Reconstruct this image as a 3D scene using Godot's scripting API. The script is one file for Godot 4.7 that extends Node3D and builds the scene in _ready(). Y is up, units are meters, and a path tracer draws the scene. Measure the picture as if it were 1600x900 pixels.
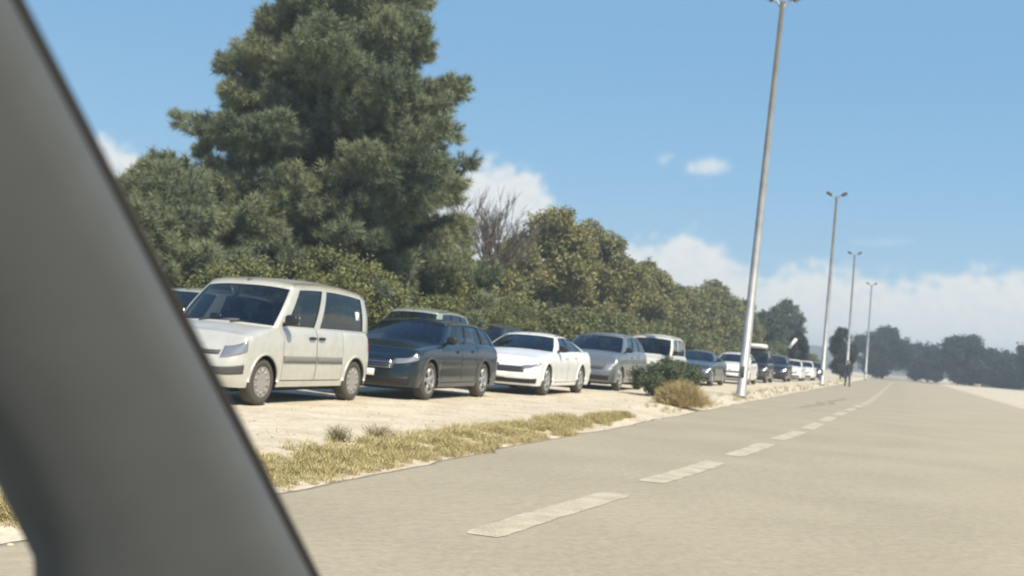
extends Node3D
# A roadside seen from a car: parked cars, pines and lamp posts under a blue sky.
# World: the road runs along -z, x to the right, the eye stands at x = z = 0.

var M := {}
var counts := {}
var rng := RandomNumberGenerator.new()

# ---------------------------------------------------------------- naming
func numbered(called: String) -> String:
	var k: int = counts.get(called, 0)
	counts[called] = k + 1
	return called if k == 0 else "%s_%03d" % [called, k]

func tag(o: Node3D, label: String, category: String, group := "") -> Node3D:
	o.set_meta("label", label)
	o.set_meta("category", category)
	if group != "":
		o.set_meta("group", group)
	return o

func thing(called: String, label: String, category: String, at: Vector3, group := "") -> Node3D:
	var o := Node3D.new()
	o.name = numbered(called)
	add_child(o)
	o.position = at
	return tag(o, label, category, group)

func part(called: String, mesh: Mesh, mat: Material, parent: Node) -> MeshInstance3D:
	var o := MeshInstance3D.new()
	o.name = called
	o.mesh = mesh
	o.material_override = mat
	o.cast_shadow = GeometryInstance3D.SHADOW_CASTING_SETTING_ON
	parent.add_child(o, true)
	return o

func structure(called: String, mesh: Mesh, mat: Material) -> MeshInstance3D:
	var o := part(called, mesh, mat, self)
	o.set_meta("kind", "structure")
	return o

# ---------------------------------------------------------------- geometry helpers
func begin() -> SurfaceTool:
	var st := SurfaceTool.new()
	st.begin(Mesh.PRIMITIVE_TRIANGLES)
	return st

func done(st: SurfaceTool, smooth := true) -> ArrayMesh:
	if smooth:
		st.index()
	st.generate_normals()
	return st.commit()

func tri(st: SurfaceTool, a: Vector3, b: Vector3, c: Vector3) -> void:
	st.add_vertex(a); st.add_vertex(b); st.add_vertex(c)

func quad(st: SurfaceTool, a: Vector3, b: Vector3, c: Vector3, d: Vector3) -> void:
	if not (a.is_equal_approx(b) or b.is_equal_approx(c) or a.is_equal_approx(c)):
		tri(st, a, b, c)
	if not (a.is_equal_approx(d) or d.is_equal_approx(c) or a.is_equal_approx(c)):
		tri(st, a, c, d)

func grid(st: SurfaceTool, rows: Array, flip := false) -> void:
	for i in rows.size() - 1:
		var a: PackedVector3Array = rows[i]
		var b: PackedVector3Array = rows[i + 1]
		for j in a.size() - 1:
			if flip:
				quad(st, a[j], b[j], b[j + 1], a[j + 1])
			else:
				quad(st, a[j], a[j + 1], b[j + 1], b[j])

func box(st: SurfaceTool, c: Vector3, s: Vector3, basis := Basis()) -> void:
	var h := s * 0.5
	var v := []
	for i in 8:
		v.append(c + basis * Vector3(h.x if i & 1 else -h.x, h.y if i & 2 else -h.y, h.z if i & 4 else -h.z))
	for f in [[0, 2, 3, 1], [4, 5, 7, 6], [0, 4, 6, 2], [1, 3, 7, 5], [2, 6, 7, 3], [0, 1, 5, 4]]:
		quad(st, v[f[3]], v[f[2]], v[f[1]], v[f[0]])

func sbox(st: SurfaceTool, c: Vector3, s: Vector3, e := 0.45, basis := Basis(), nu := 16, nv := 8) -> void:
	# a rounded (superelliptic) block
	var rows := []
	for j in nv + 1:
		var row := PackedVector3Array()
		var b := -PI / 2 + PI * j / nv
		for i in nu + 1:
			var a := TAU * (i % nu) / nu
			var cb := sp(cos(b), e)
			if j == 0 or j == nv:
				cb = 0.0
			row.append(c + basis * (Vector3(cb * sp(cos(a), e), sp(sin(b), e), cb * sp(sin(a), e)) * s * 0.5))
		rows.append(row)
	grid(st, rows)

func sp(v: float, e: float) -> float:
	return signf(v) * pow(absf(v), e)

func tube(st: SurfaceTool, pts: PackedVector3Array, radii: PackedFloat32Array, n := 8, cap := true) -> void:
	var rows := []
	var side := Vector3.ZERO
	for i in pts.size():
		var dir := (pts[mini(i + 1, pts.size() - 1)] - pts[maxi(i - 1, 0)]).normalized()
		if side == Vector3.ZERO:
			side = dir.cross(Vector3.UP if absf(dir.y) < 0.9 else Vector3.RIGHT).normalized()
		side = (side - dir * side.dot(dir)).normalized()
		var up := dir.cross(side)
		var row := PackedVector3Array()
		for k in n + 1:
			var a := TAU * (k % n) / n
			row.append(pts[i] + (side * cos(a) + up * sin(a)) * radii[i])
		rows.append(row)
	grid(st, rows)
	if cap:
		for e in [0, pts.size() - 1]:
			for k in n:
				if e == 0:
					tri(st, pts[e], rows[e][k], rows[e][k + 1])
				else:
					tri(st, pts[e], rows[e][k + 1], rows[e][k])

func lathe_x(st: SurfaceTool, prof: Array, n := 28) -> void:
	# profile of [x, radius] pairs turned round the x axis
	var rows := []
	for pr in prof:
		var row := PackedVector3Array()
		for k in n + 1:
			var a := TAU * (k % n) / n
			row.append(Vector3(pr[0], cos(a) * pr[1], sin(a) * pr[1]))
		rows.append(row)
	grid(st, rows)

# ---------------------------------------------------------------- materials
func mat(c: Color, rough := 0.6, metal := 0.0) -> StandardMaterial3D:
	var m := StandardMaterial3D.new()
	m.albedo_color = c.linear_to_srgb()
	m.roughness = rough
	m.metallic = metal
	return m

func noise(sd: int, freq: float, oct := 4) -> FastNoiseLite:
	var n := FastNoiseLite.new()
	n.seed = sd
	n.noise_type = FastNoiseLite.TYPE_SIMPLEX_SMOOTH
	n.frequency = freq
	n.fractal_octaves = oct
	return n

func grain(size: int, sd: int, dark: Color, mid: Color, light: Color, coarse: float, fine: float, speck: float) -> ImageTexture:
	# seamless mottled colour: coarse patches, fine grain and single specks (colours linear)
	var a := noise(sd, coarse, 5).get_seamless_image(size, size)
	var b := noise(sd + 7, fine, 3).get_seamless_image(size, size)
	a.convert(Image.FORMAT_L8); b.convert(Image.FORMAT_L8)
	var da := a.get_data()
	var db := b.get_data()
	var r := RandomNumberGenerator.new()
	r.seed = sd
	var out := PackedByteArray()
	out.resize(size * size * 3)
	for i in size * size:
		var v := da[i] / 255.0 * 0.55 + db[i] / 255.0 * 0.45 + r.randf_range(-speck, speck)
		v = clampf((v - 0.5) * 1.7 + 0.5, 0.0, 1.0)
		var c := dark.lerp(mid, v * 2.0) if v < 0.5 else mid.lerp(light, v * 2.0 - 1.0)
		c = c.linear_to_srgb()
		out[i * 3] = int(c.r * 255); out[i * 3 + 1] = int(c.g * 255); out[i * 3 + 2] = int(c.b * 255)
	return ImageTexture.create_from_image(Image.create_from_data(size, size, false, Image.FORMAT_RGB8, out))

func bump(size: int, sd: int, freq: float, strength: float) -> ImageTexture:
	var a := noise(sd, freq, 4).get_seamless_image(size, size)
	a.convert(Image.FORMAT_RGBA8)
	a.bump_map_to_normal_map(strength)
	return ImageTexture.create_from_image(a)

func ground_mat(tex: Texture2D, nrm: Texture2D, metres: float, rough: float, depth := 0.6) -> StandardMaterial3D:
	var m := StandardMaterial3D.new()
	m.albedo_texture = tex
	m.roughness = rough
	m.normal_enabled = true
	m.normal_texture = nrm
	m.normal_scale = depth
	m.uv1_triplanar = true
	m.uv1_world_triplanar = true
	m.uv1_scale = Vector3.ONE / metres
	return m

func paint(c: Color, metal := 0.0, rough := 0.32) -> StandardMaterial3D:
	var m := StandardMaterial3D.new()
	m.albedo_texture = grain(128, int(c.r * 900 + c.b * 77) + 3, c * 0.9, c, c * 1.06, 0.02, 0.06, 0.03)
	m.uv1_triplanar = true
	m.uv1_scale = Vector3.ONE * 0.7
	m.roughness = rough
	m.metallic = metal
	m.clearcoat_enabled = true
	m.clearcoat = 0.6
	m.clearcoat_roughness = 0.12
	return m

func make_materials() -> void:
	M.rubber = mat(Color(0.022, 0.021, 0.02), 0.85)
	M.dusty_rubber = mat(Color(0.075, 0.068, 0.057), 0.9)
	M.alloy = mat(Color(0.5, 0.5, 0.5), 0.4, 0.7)
	M.hubcap = mat(Color(0.36, 0.35, 0.33), 0.5, 0.3)
	M.black = mat(Color(0.018, 0.018, 0.02), 0.5)
	M.plastic = mat(Color(0.07, 0.07, 0.068), 0.65)
	M.strip = mat(Color(0.2, 0.195, 0.18), 0.7)
	M.under = mat(Color(0.012, 0.012, 0.012), 0.9)
	M.chrome = mat(Color(0.75, 0.75, 0.75), 0.15, 1.0)
	M.plate = mat(Color(0.7, 0.69, 0.62), 0.5)
	M.seat = mat(Color(0.05, 0.05, 0.055), 0.9)
	M.paper = mat(Color(0.8, 0.8, 0.76), 0.8)
	M.lamp = mat(Color(0.36, 0.38, 0.39), 0.1, 0.6)
	M.lamp.clearcoat_enabled = true
	M.tail = mat(Color(0.25, 0.01, 0.012), 0.15)
	M.glass = StandardMaterial3D.new()
	M.glass.albedo_color = Color(0.07, 0.10, 0.11, 0.62)
	M.glass.transparency = BaseMaterial3D.TRANSPARENCY_ALPHA
	M.glass.roughness = 0.03
	M.glass.metallic_specular = 0.6
	M.galv = StandardMaterial3D.new()
	M.galv.albedo_texture = grain(256, 91, Color(0.33, 0.34, 0.34), Color(0.42, 0.43, 0.43), Color(0.5, 0.51, 0.51), 0.01, 0.05, 0.05)
	M.galv.uv1_triplanar = true
	M.galv.uv1_scale = Vector3.ONE * 0.8
	M.galv.roughness = 0.55
	M.galv.metallic = 0.5
	M.soil = ground_mat(grain(1024, 5, Color(0.46, 0.395, 0.285), Color(0.60, 0.525, 0.395), Color(0.68, 0.61, 0.475), 0.006, 0.09, 0.12), bump(512, 6, 0.05, 5.0), 6.7, 0.95, 0.4)
	M.asphalt = ground_mat(grain(1024, 15, Color(0.335, 0.295, 0.208), Color(0.375, 0.33, 0.234), Color(0.41, 0.362, 0.26), 0.006, 0.2, 0.22), bump(512, 16, 0.2, 3.0), 17.0, 0.92, 0.12)
	M.streak = ground_mat(grain(512, 25, Color(0.26, 0.225, 0.155), Color(0.305, 0.265, 0.185), Color(0.345, 0.3, 0.21), 0.012, 0.16, 0.16), bump(512, 26, 0.12, 4.0), 3.7, 0.92, 0.5)
	M.marking = ground_mat(grain(512, 35, Color(0.385, 0.34, 0.24), Color(0.5, 0.45, 0.325), Color(0.6, 0.55, 0.41), 0.012, 0.12, 0.22), bump(512, 36, 0.12, 3.0), 1.9, 0.85, 0.4)
	M.bark = ground_mat(grain(256, 45, Color(0.05, 0.042, 0.034), Color(0.11, 0.09, 0.072), Color(0.17, 0.145, 0.12), 0.02, 0.09, 0.1), bump(256, 46, 0.06, 8.0), 1.3, 0.95, 1.0)
	M.stone = ground_mat(grain(256, 55, Color(0.42, 0.37, 0.29), Color(0.56, 0.5, 0.4), Color(0.66, 0.6, 0.5), 0.03, 0.1, 0.1), bump(256, 56, 0.1, 4.0), 0.6, 0.95)
	M.hill = ground_mat(grain(512, 65, Color(0.06, 0.066, 0.05), Color(0.10, 0.105, 0.085), Color(0.16, 0.15, 0.12), 0.02, 0.08, 0.1), bump(256, 66, 0.05, 4.0), 60.0, 0.95)
	M.leaf = StandardMaterial3D.new()
	M.leaf.vertex_color_use_as_albedo = true
	M.leaf.roughness = 0.6
	M.leaf.backlight_enabled = true
	M.leaf.backlight = Color(0.36, 0.38, 0.18)
	M.needle = StandardMaterial3D.new()
	M.needle.vertex_color_use_as_albedo = true
	M.needle.roughness = 0.65
	M.needle.backlight_enabled = true
	M.needle.backlight = Color(0.28, 0.3, 0.16)
	M.straw = StandardMaterial3D.new()
	M.straw.vertex_color_use_as_albedo = true
	M.straw.roughness = 0.9
	M.trim = ground_mat(grain(256, 75, Color(0.083, 0.094, 0.103), Color(0.09, 0.101, 0.11), Color(0.097, 0.108, 0.118), 0.02, 0.2, 0.1), bump(256, 76, 0.3, 1.0), 0.25, 0.9, 0.05)

# ---------------------------------------------------------------- sky
func bank_top(az: float, wide: FastNoiseLite) -> float:
	# height in degrees that the cumulus bank reaches at an azimuth
	var t := [[-48.0, 6.5], [-40.0, 8.2], [-37.0, 7.7], [-35.0, 5.5], [-28.0, 7.2], [-23.0, 8.4], [-20.5, 9.0], [-18.0, 8.6], [-16.8, 7.0], [-16.0, 3.2], [-14.4, 3.0], [-13.2, 5.3], [-11.2, 5.8], [-10.4, 6.3], [-9.2, 5.8], [-7.4, 4.6], [-6.3, 4.1], [-5.2, 4.8], [-4.0, 5.1], [-2.0, 4.6], [0.0, 4.5], [4.0, 5.2], [9.0, 4.2]]
	if az < -48.0 or az > 9.0:
		var v := 5.6 + 6.0 * wide.get_noise_2d(cos(deg_to_rad(az)) * 90.0, sin(deg_to_rad(az)) * 90.0)
		var e := clampf(minf(absf(az + 48.0), absf(az - 9.0)) / 6.0, 0.0, 1.0)
		return lerpf(6.5 if az < -48.0 else 4.2, v, e)
	for i in t.size() - 1:
		if az <= t[i + 1][0]:
			return lerpf(t[i][1], t[i + 1][1], smoothstep(t[i][0], t[i + 1][0], az))
	return 4.0

func make_sky() -> Sky:
	var w := 2048
	var h := 1024
	var img := Image.create(w, h, false, Image.FORMAT_RGB8)
	var puff := noise(11, 0.9, 4)
	var wide := noise(12, 0.02, 3)
	for y in h:
		var el := 90.0 - 180.0 * (y + 0.5) / h
		var c: Color
		if el < -1.0:
			c = Color(0.42, 0.39, 0.33)
			img.fill_rect(Rect2i(0, y, w, 1), c)
			continue
		var k := clampf(el / 17.0, 0.0, 1.0)
		c = Color(0.735, 0.835, 0.90).lerp(Color(0.615, 0.785, 0.91), clampf(k * 2.2, 0.0, 1.0)).lerp(Color(0.515, 0.70, 0.862), smoothstep(0.2, 1.0, k))
		c = c.lerp(Color(0.27, 0.47, 0.76), smoothstep(17.0, 75.0, el))
		img.fill_rect(Rect2i(0, y, w, 1), c)
		if el > 14.0:
			continue
		for x in w:
			var az := (x + 0.5) / w * 360.0
			if az > 180.0:
				az -= 360.0
			var n := puff.get_noise_2d(az, el * 1.6)
			var n2 := puff.get_noise_2d(az * 2.6 + 50.0, el * 3.4)
			var top := bank_top(az, wide)
			var d := smoothstep(-0.25, 0.75, top - el + n * 0.75 + n2 * 0.35)
			d *= 0.86 + 0.14 * smoothstep(-0.1, 0.35, n * 0.8 + 0.25 + n2 * 0.3)
			for b in [[-9.6, 9.32, 1.15, 0.42, 0.75], [-11.75, 9.6, 0.5, 0.22, 0.4], [-1.2, 6.1, 1.6, 0.15, 0.25]]:
				var q := pow((az - b[0]) / b[2], 2.0) + pow((el - b[1] - (az - b[0]) * 0.08) / b[3], 2.0)
				d = maxf(d, b[4] * smoothstep(1.3, 0.1, q + n2 * 0.9))
			var white := Color(0.9, 0.915, 0.92).lerp(Color(0.95, 0.95, 0.94), clampf(el / maxf(top, 1.0) + n2 * 0.5, 0.0, 1.0))
			if d > 0.003:
				img.set_pixel(x, y, c.lerp(white, d * 0.92))
	var sm := PanoramaSkyMaterial.new()
	sm.panorama = ImageTexture.create_from_image(img)
	var sky := Sky.new()
	sky.sky_material = sm
	return sky

# ---------------------------------------------------------------- cars
func prof(pts: Array, d: float) -> float:
	for i in pts.size() - 1:
		if d <= pts[i + 1][0]:
			return lerpf(pts[i][1], pts[i + 1][1], smoothstep(pts[i][0], pts[i + 1][0], d) * 0.5 + clampf((d - pts[i][0]) / (pts[i + 1][0] - pts[i][0]), 0.0, 1.0) * 0.5)
	return pts[-1][1]

func bottom(p: Dictionary, d: float) -> float:
	var y: float = p.sill
	for dw in [p.fo, p.fo + p.base]:
		var a: float = absf(d - dw)
		if a < p.arch - 0.0005:
			y = maxf(y, p.wheel + sqrt(p.arch * p.arch - a * a))
	return y

func col_pt(p: Dictionary, i: int, t: float, off := 0.0) -> Vector3:
	var c: Array = p.cols[i]
	var d: float = c[0]
	var y0 := bottom(p, d)
	var y1 := prof(p.top, d)
	var y := lerpf(y0, y1, t)
	var yn: float = (y - p.sill) / (p.belt - p.sill)
	var hw: float = p.w * 0.5
	var w: float = hw * (1.0 - 0.05 * pow(maxf(0.0, 0.4 - yn) / 0.4, 2.0) - p.tuck * pow(maxf(0.0, yn - 0.55) / 0.45, 2.0))
	w -= 0.035 * pow(maxf(0.0, t - 0.86) / 0.14, 2.0)
	if p.has("crease"):
		w -= 0.016 * exp(-pow((yn - 0.38) / 0.12, 2.0)) * smoothstep(0.0, 0.3, d - p.fo) * smoothstep(0.0, 0.3, p.fo + p.base - d)
	var z: float = p.l * 0.5 - d
	var fade := 1.0 - smoothstep(0.0, 0.42, d)
	z -= fade * (p.rake * pow(maxf(0.0, t - 0.42) / 0.58, 1.7) + 0.07 * pow(maxf(0.0, 0.28 - t) / 0.28, 1.5))
	var back := 1.0 - smoothstep(0.0, 0.35, p.l - d)
	z += back * (0.10 * pow(maxf(0.0, t - 0.45) / 0.55, 1.7) + 0.06 * pow(maxf(0.0, 0.25 - t) / 0.25, 1.5))
	return Vector3(c[1] * w, y, z)

func surf(p: Dictionary, q: float, t: float, off := 0.0) -> Vector3:
	var i := clampi(int(floor(q)), 0, p.cols.size() - 2)
	var f := q - i
	var v := col_pt(p, i, t).lerp(col_pt(p, i + 1, t), f)
	if off != 0.0:
		var t2 := t + 0.02 if t < 0.9 else t - 0.02
		var up := (col_pt(p, i, t2).lerp(col_pt(p, i + 1, t2), f) - v) * (1.0 if t < 0.9 else -1.0)
		var al := col_pt(p, i + 1, t) - col_pt(p, i, t)
		var n := up.cross(al).normalized()
		if n.dot(Vector3(v.x, 0, v.z)) < 0.0:
			n = -n
		v += n * off
	return v

func q_at(p: Dictionary, d: float) -> float:
	for i in p.cols.size() - 1:
		if p.cols[i][0] <= d and d <= p.cols[i + 1][0] and p.cols[i + 1][0] > p.cols[i][0]:
			return i + (d - p.cols[i][0]) / (p.cols[i + 1][0] - p.cols[i][0])
	return p.cols.size() - 1

func mirror_x(rows: Array) -> Array:
	var out := []
	for r in rows:
		var n := PackedVector3Array()
		for v in r:
			n.append(Vector3(-v.x, v.y, v.z))
		out.append(n)
	return out

func both(st: SurfaceTool, rows: Array, flip := false) -> void:
	grid(st, rows, flip)
	grid(st, mirror_x(rows), not flip)

func body_patch(p: Dictionary, q0: float, q1: float, t0: float, t1: float, off: float, skew := 0.0) -> Array:
	# rows over the body skin, with turned-in rims so that the piece has thickness
	var rows := []
	var nt := 5
	var nq := maxi(3, int(ceil(q1 - q0)) * 2)
	for j in nt + 3:
		var row := PackedVector3Array()
		var jj := clampi(j - 1, 0, nt)
		for i in nq + 3:
			var ii := clampi(i - 1, 0, nq)
			var edge := j == 0 or j == nt + 2 or i == 0 or i == nq + 2
			var f := float(ii) / nq
			row.append(surf(p, lerpf(q0, q1, f), lerpf(t0 + skew * f, t1, float(jj) / nt), -0.012 if edge else off))
		rows.append(row)
	return rows

func y_strip(p: Dictionary, d0: float, d1: float, y0: float, y1: float, off: float) -> Array:
	var rows := [PackedVector3Array(), PackedVector3Array(), PackedVector3Array(), PackedVector3Array()]
	var n := 10
	for i in n + 1:
		var d := lerpf(d0, d1, float(i) / n)
		var q := q_at(p, d)
		var b := bottom(p, d)
		var tp := prof(p.top, d)
		for j in 4:
			var y: float = [y0, y0 + 0.006, y1 - 0.006, y1][j]
			rows[j].append(surf(p, q, (y - b) / (tp - b), -0.01 if j == 0 or j == 3 else off))
	return rows

func gh(p: Dictionary, k: float, t: float, inset := 0.0) -> Vector3:
	# the glasshouse: k 0..1 windscreen, 1..2 side, 2..3 rear; t from belt to roof
	var xb: float = p.w * 0.5 * (1.0 - p.tuck) - 0.03
	var xr: float = p.roofw * 0.5
	var b: Vector2
	var r: Vector2
	if k <= 1.0:
		b = Vector2(xb * k, p.wb + 0.17 * k * k)
		r = Vector2(xr * k, p.rf + 0.11 * k * k)
	elif k <= 2.0:
		var v := k - 1.0
		b = Vector2(xb * (1.0 - 0.05 * v * v), lerpf(p.wb + 0.17, p.rb - 0.07, v))
		r = Vector2(xr * (1.0 - 0.05 * v * v), lerpf(p.rf + 0.11, p.rr - 0.05, v))
	else:
		var v := 3.0 - k
		b = Vector2(xb * 0.95 * v, p.rb - 0.07 * v * v)
		r = Vector2(xr * 0.95 * v, p.rr - 0.05 * v * v)
	var by := prof(p.top, b.y) - 0.012 + (0.045 * (1.0 - k * k) if k < 1.0 else 0.0)
	var ry := roof_y(p, r.x, r.y)
	var x := lerpf(b.x, r.x, t)
	var d := lerpf(b.y, r.y, t)
	var y := lerpf(by, ry, t)
	var bulge := 0.03 * sin(PI * t)
	if k >= 1.0 and k <= 2.0:
		x += bulge
	elif k < 1.0:
		d -= bulge * (1.0 - 0.3 * k)
		x += bulge * k
	else:
		d += bulge
	var out := Vector3(x, y, p.l * 0.5 - d)
	if inset != 0.0:
		var cen := Vector3(0, y, p.l * 0.5 - (p.wb + p.rb) * 0.5)
		var n := Vector3(1, 0.2, 0) if k > 1.0 and k < 2.0 else (out - cen) * Vector3(0.15, 0, 1) + Vector3(0, 0.3, 0)
		out -= n.normalized() * inset
	return out

func roof_y(p: Dictionary, x: float, d: float) -> float:
	var dm: float = lerpf(p.rf, p.rr, 0.45)
	var half: float = (p.rr - p.rf) * 0.55
	return p.h - 0.055 - p.arc * pow((d - dm) / half, 2.0) + 0.055 * (1.0 - pow(absf(x) / (p.roofw * 0.5), 2.6))

func gh_rows(p: Dictionary, k0: float, k1: float, t0: float, t1: float, inset := 0.0) -> Array:
	var rows := []
	var n := maxi(2, int(ceil((k1 - k0) * 12)))
	var m := maxi(1, int(ceil((t1 - t0) * 7)))
	for j in m + 1:
		var row := PackedVector3Array()
		for i in n + 1:
			row.append(gh(p, lerpf(k0, k1, float(i) / n), lerpf(t0, t1, float(j) / m), inset))
		rows.append(row)
	return rows

func wheel_meshes(r: float, style: int) -> Array:
	var key := "wheel%.2f_%d" % [r, style]
	if M.has(key):
		return M[key]
	var st := begin()
	var w := 0.1
	lathe_x(st, [[-w, r * 0.62], [-w, r * 0.82], [-w * 0.92, r * 0.93], [-w * 0.72, r * 0.985], [-w * 0.3, r], [w * 0.3, r], [w * 0.72, r * 0.985], [w * 0.92, r * 0.93], [w, r * 0.82], [w * 0.97, r * 0.66], [w * 0.6, r * 0.64]])
	var tyre := done(st)
	st = begin()
	var q := r * 0.665
	if style == 0:
		lathe_x(st, [[w * 0.55, q], [w * 0.95, q * 0.99], [w * 0.98, q * 0.93], [w * 0.8, q * 0.86], [w * 0.95, q * 0.55], [w * 0.98, q * 0.3], [w * 0.9, q * 0.12], [w * 0.9, 0.0]])
		for k in 10:
			var a := TAU * k / 10
			box(st, Vector3(w * 0.86, cos(a) * q * 0.72, sin(a) * q * 0.72), Vector3(0.03, q * 0.26, q * 0.14), Basis(Vector3.RIGHT, a))
	else:
		lathe_x(st, [[w * 0.2, q], [w * 0.97, q], [w * 0.99, q * 0.94], [w * 0.8, q * 0.9], [w * 0.2, q * 0.88]])
		for k in 5:
			var a := TAU * k / 5 + 0.2
			for e in [-0.13, 0.13]:
				box(st, Vector3(w * 0.82, cos(a + e) * q * 0.52, sin(a + e) * q * 0.52), Vector3(0.03, q * 0.84, q * 0.13), Basis(Vector3.RIGHT, a + e * 0.7))
		lathe_x(st, [[w * 0.6, q * 0.26], [w * 0.98, q * 0.24], [w * 1.0, q * 0.1], [w * 1.0, 0.0]], 14)
	var rim := done(st, false)
	st = begin()
	lathe_x(st, [[w * 0.1, q * 0.9], [w * 0.1, 0.0]], 20)
	lathe_x(st, [[w * 0.35, 0.0], [w * 0.35, q * 0.62], [w * 0.12, q * 0.62]], 20)
	var disc := done(st, false)
	M[key] = [tyre, rim, disc]
	return M[key]

func make_car(p: Dictionary, label: String, category: String, group: String, where: Vector3, turn := 0.0) -> Node3D:
	var o := thing(p.get("name", "parked_car"), label, category, where, group)
	o.rotation.y = turn
	var pm: Material = p.paint
	var hw: float = p.w * 0.5
	# --- columns from the middle of the nose along one side to the middle of the tail
	var cols := []
	var c := 0.44
	var n := 3.1
	for xf in [0.0, 0.14, 0.28, 0.42, 0.55, 0.67, 0.77, 0.85]:
		cols.append([c * (1.0 - pow(1.0 - pow(xf, n), 1.0 / n)), xf])
	for d in [0.22, 0.28, 0.34, 0.39]:
		cols.append([d, pow(1.0 - pow((c - d) / c, n), 1.0 / n)])
	var zs := []
	for dw in [p.fo, p.fo + p.base]:
		zs.append(dw - p.arch - 0.05)
		zs.append(dw - p.arch)
		for k in 15:
			zs.append(dw - (p.arch - 0.001) * cos(PI * k / 14))
		zs.append(dw + p.arch)
		zs.append(dw + p.arch + 0.05)
	for s in p.doors:
		zs.append(s[0]); zs.append(s[1])
	zs.append(p.wb); zs.append(p.wb + 0.17); zs.append(p.rb - 0.08); zs.append(p.rb)
	var mid0: float = p.fo + p.arch + 0.1
	var mid1: float = p.fo + p.base - p.arch - 0.1
	for k in 7:
		zs.append(lerpf(mid0, mid1, k / 6.0))
	var rc := 0.34
	var rn := 4.0
	zs.append(p.l - 0.42); zs.append(p.l - 0.34)
	zs.sort()
	for z in zs:
		if z > 0.41 and z < p.l - 0.33 and z > cols[-1][0] + 0.0004:
			var xf := 1.0 if z >= c else pow(1.0 - pow((c - z) / c, n), 1.0 / n)
			cols.append([z, xf])
	for d in [0.28, 0.22, 0.17, 0.13]:
		cols.append([p.l - d, pow(1.0 - pow((rc - d) / rc, rn), 1.0 / rn)])
	for xf in [0.86, 0.76, 0.62, 0.42, 0.2, 0.0]:
		cols.append([p.l - rc * (1.0 - pow(1.0 - pow(xf, rn), 1.0 / rn)), xf])
	p.cols = cols
	var tl := [0.0, 0.05, 0.1, 0.18, 0.28, 0.38, 0.48, 0.58, 0.68, 0.77, 0.84, 0.89, 0.93, 0.97, 1.0]
	# --- shell
	var st := begin()
	var td := 2
	var spans := []
	for s in p.doors:
		spans.append([int(round(q_at(p, s[0]))), int(round(q_at(p, s[1])))])
	for i in cols.size() - 1:
		for j in tl.size() - 1:
			var skip := false
			for s in spans:
				if i >= s[0] and i < s[1] and j >= td:
					skip = true
			if skip:
				continue
			var rows := [PackedVector3Array([col_pt(p, i, tl[j]), col_pt(p, i, tl[j + 1])]), PackedVector3Array([col_pt(p, i + 1, tl[j]), col_pt(p, i + 1, tl[j + 1])])]
			both(st, rows)
	var cab := begin()
	var drows := []
	var irows := []
	for i in cols.size():
		var e := col_pt(p, i, 1.0)
		var row := PackedVector3Array()
		var d: float = cols[i][0]
		var crown := 0.045 * smoothstep(0.0, 0.25, d) * smoothstep(0.0, 0.25, p.l - d)
		for k in 7:
			var f := 1.0 - k / 6.0
			row.append(Vector3(e.x * f, e.y + crown * (1.0 - f * f), e.z))
		if d <= p.wb + 0.1701:
			drows.append(row)
		if d >= p.wb + 0.16 and d <= p.rb - 0.0799:
			irows.append(row)
	both(st, drows)
	var trows := []
	for i in cols.size():
		var d: float = cols[i][0]
		if d >= p.rb - 0.0801:
			var e := col_pt(p, i, 1.0)
			var row := PackedVector3Array()
			for k in 7:
				row.append(Vector3(e.x * (1.0 - k / 6.0), e.y + 0.03 * smoothstep(0.0, 0.25, p.l - d) * (1.0 - pow(1.0 - k / 6.0, 2.0)), e.z))
			trows.append(row)
	both(st, trows)
	# pillars and roof belong to the shell as well
	var wins: Array = [[0.0, 0.93]]
	for s in p.windows:
		wins.append([1.0 + s[0], 1.0 + s[1]])
	wins.append([2.14, 3.0])
	var w0 := 0.05
	var w1: float = p.get("wtop", 0.9)
	both(st, gh_rows(p, 0.0, 1.0, 0.0, w0)); both(st, gh_rows(p, 1.0, 2.0, 0.0, w0)); both(st, gh_rows(p, 2.0, 3.0, 0.0, w0))
	both(st, gh_rows(p, 0.0, 1.0, w1, 1.0)); both(st, gh_rows(p, 1.0, 2.0, w1, 1.0)); both(st, gh_rows(p, 2.0, 3.0, w1, 1.0))
	var dark_rows := []
	for i in wins.size() - 1:
		var k0: float = wins[i][1]
		var k1: float = wins[i + 1][0]
		if k0 > 1.0 and k1 < 2.0 and p.get("black_pillar", true):
			dark_rows.append(gh_rows(p, k0, k1, w0, w1))
		else:
			if k0 < 1.0:
				both(st, gh_rows(p, k0, 1.0, w0, w1)); k0 = 1.0
			if k1 > 2.0:
				both(st, gh_rows(p, k0, 2.0, w0, w1)); k0 = 2.0
			both(st, gh_rows(p, k0, k1, w0, w1))
	var rrows := []
	for i in 37:
		var k := 3.0 * i / 36
		var e := gh(p, k, 1.0)
		var row := PackedVector3Array()
		for m in 9:
			var f := 1.0 - m / 8.0
			row.append(Vector3(e.x * f, roof_y(p, e.x * f, p.l * 0.5 - e.z), e.z))
		rrows.append(row)
	both(st, rrows)
	part("body", done(st), pm, o)
	for rows in dark_rows:
		for side in [1.0, -1.0]:
			var dark := begin()
			grid(dark, rows if side > 0.0 else mirror_x(rows), side < 0.0)
			part("door_pillar", done(dark), M.black, o)
	both(cab, irows)
	box(cab, Vector3(0, 0.42, 0), Vector3(p.w - 0.5, 0.5, p.l - 0.5))
	var dmid: float = (mid0 + mid1) * 0.5
	box(cab, Vector3(0, (p.belt + 0.2) * 0.5 - 0.03, p.l * 0.5 - dmid), Vector3(p.w - 0.17, p.belt - 0.36, mid1 - mid0 + 0.1))
	part("underbody", done(cab, false), M.under, o)
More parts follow.
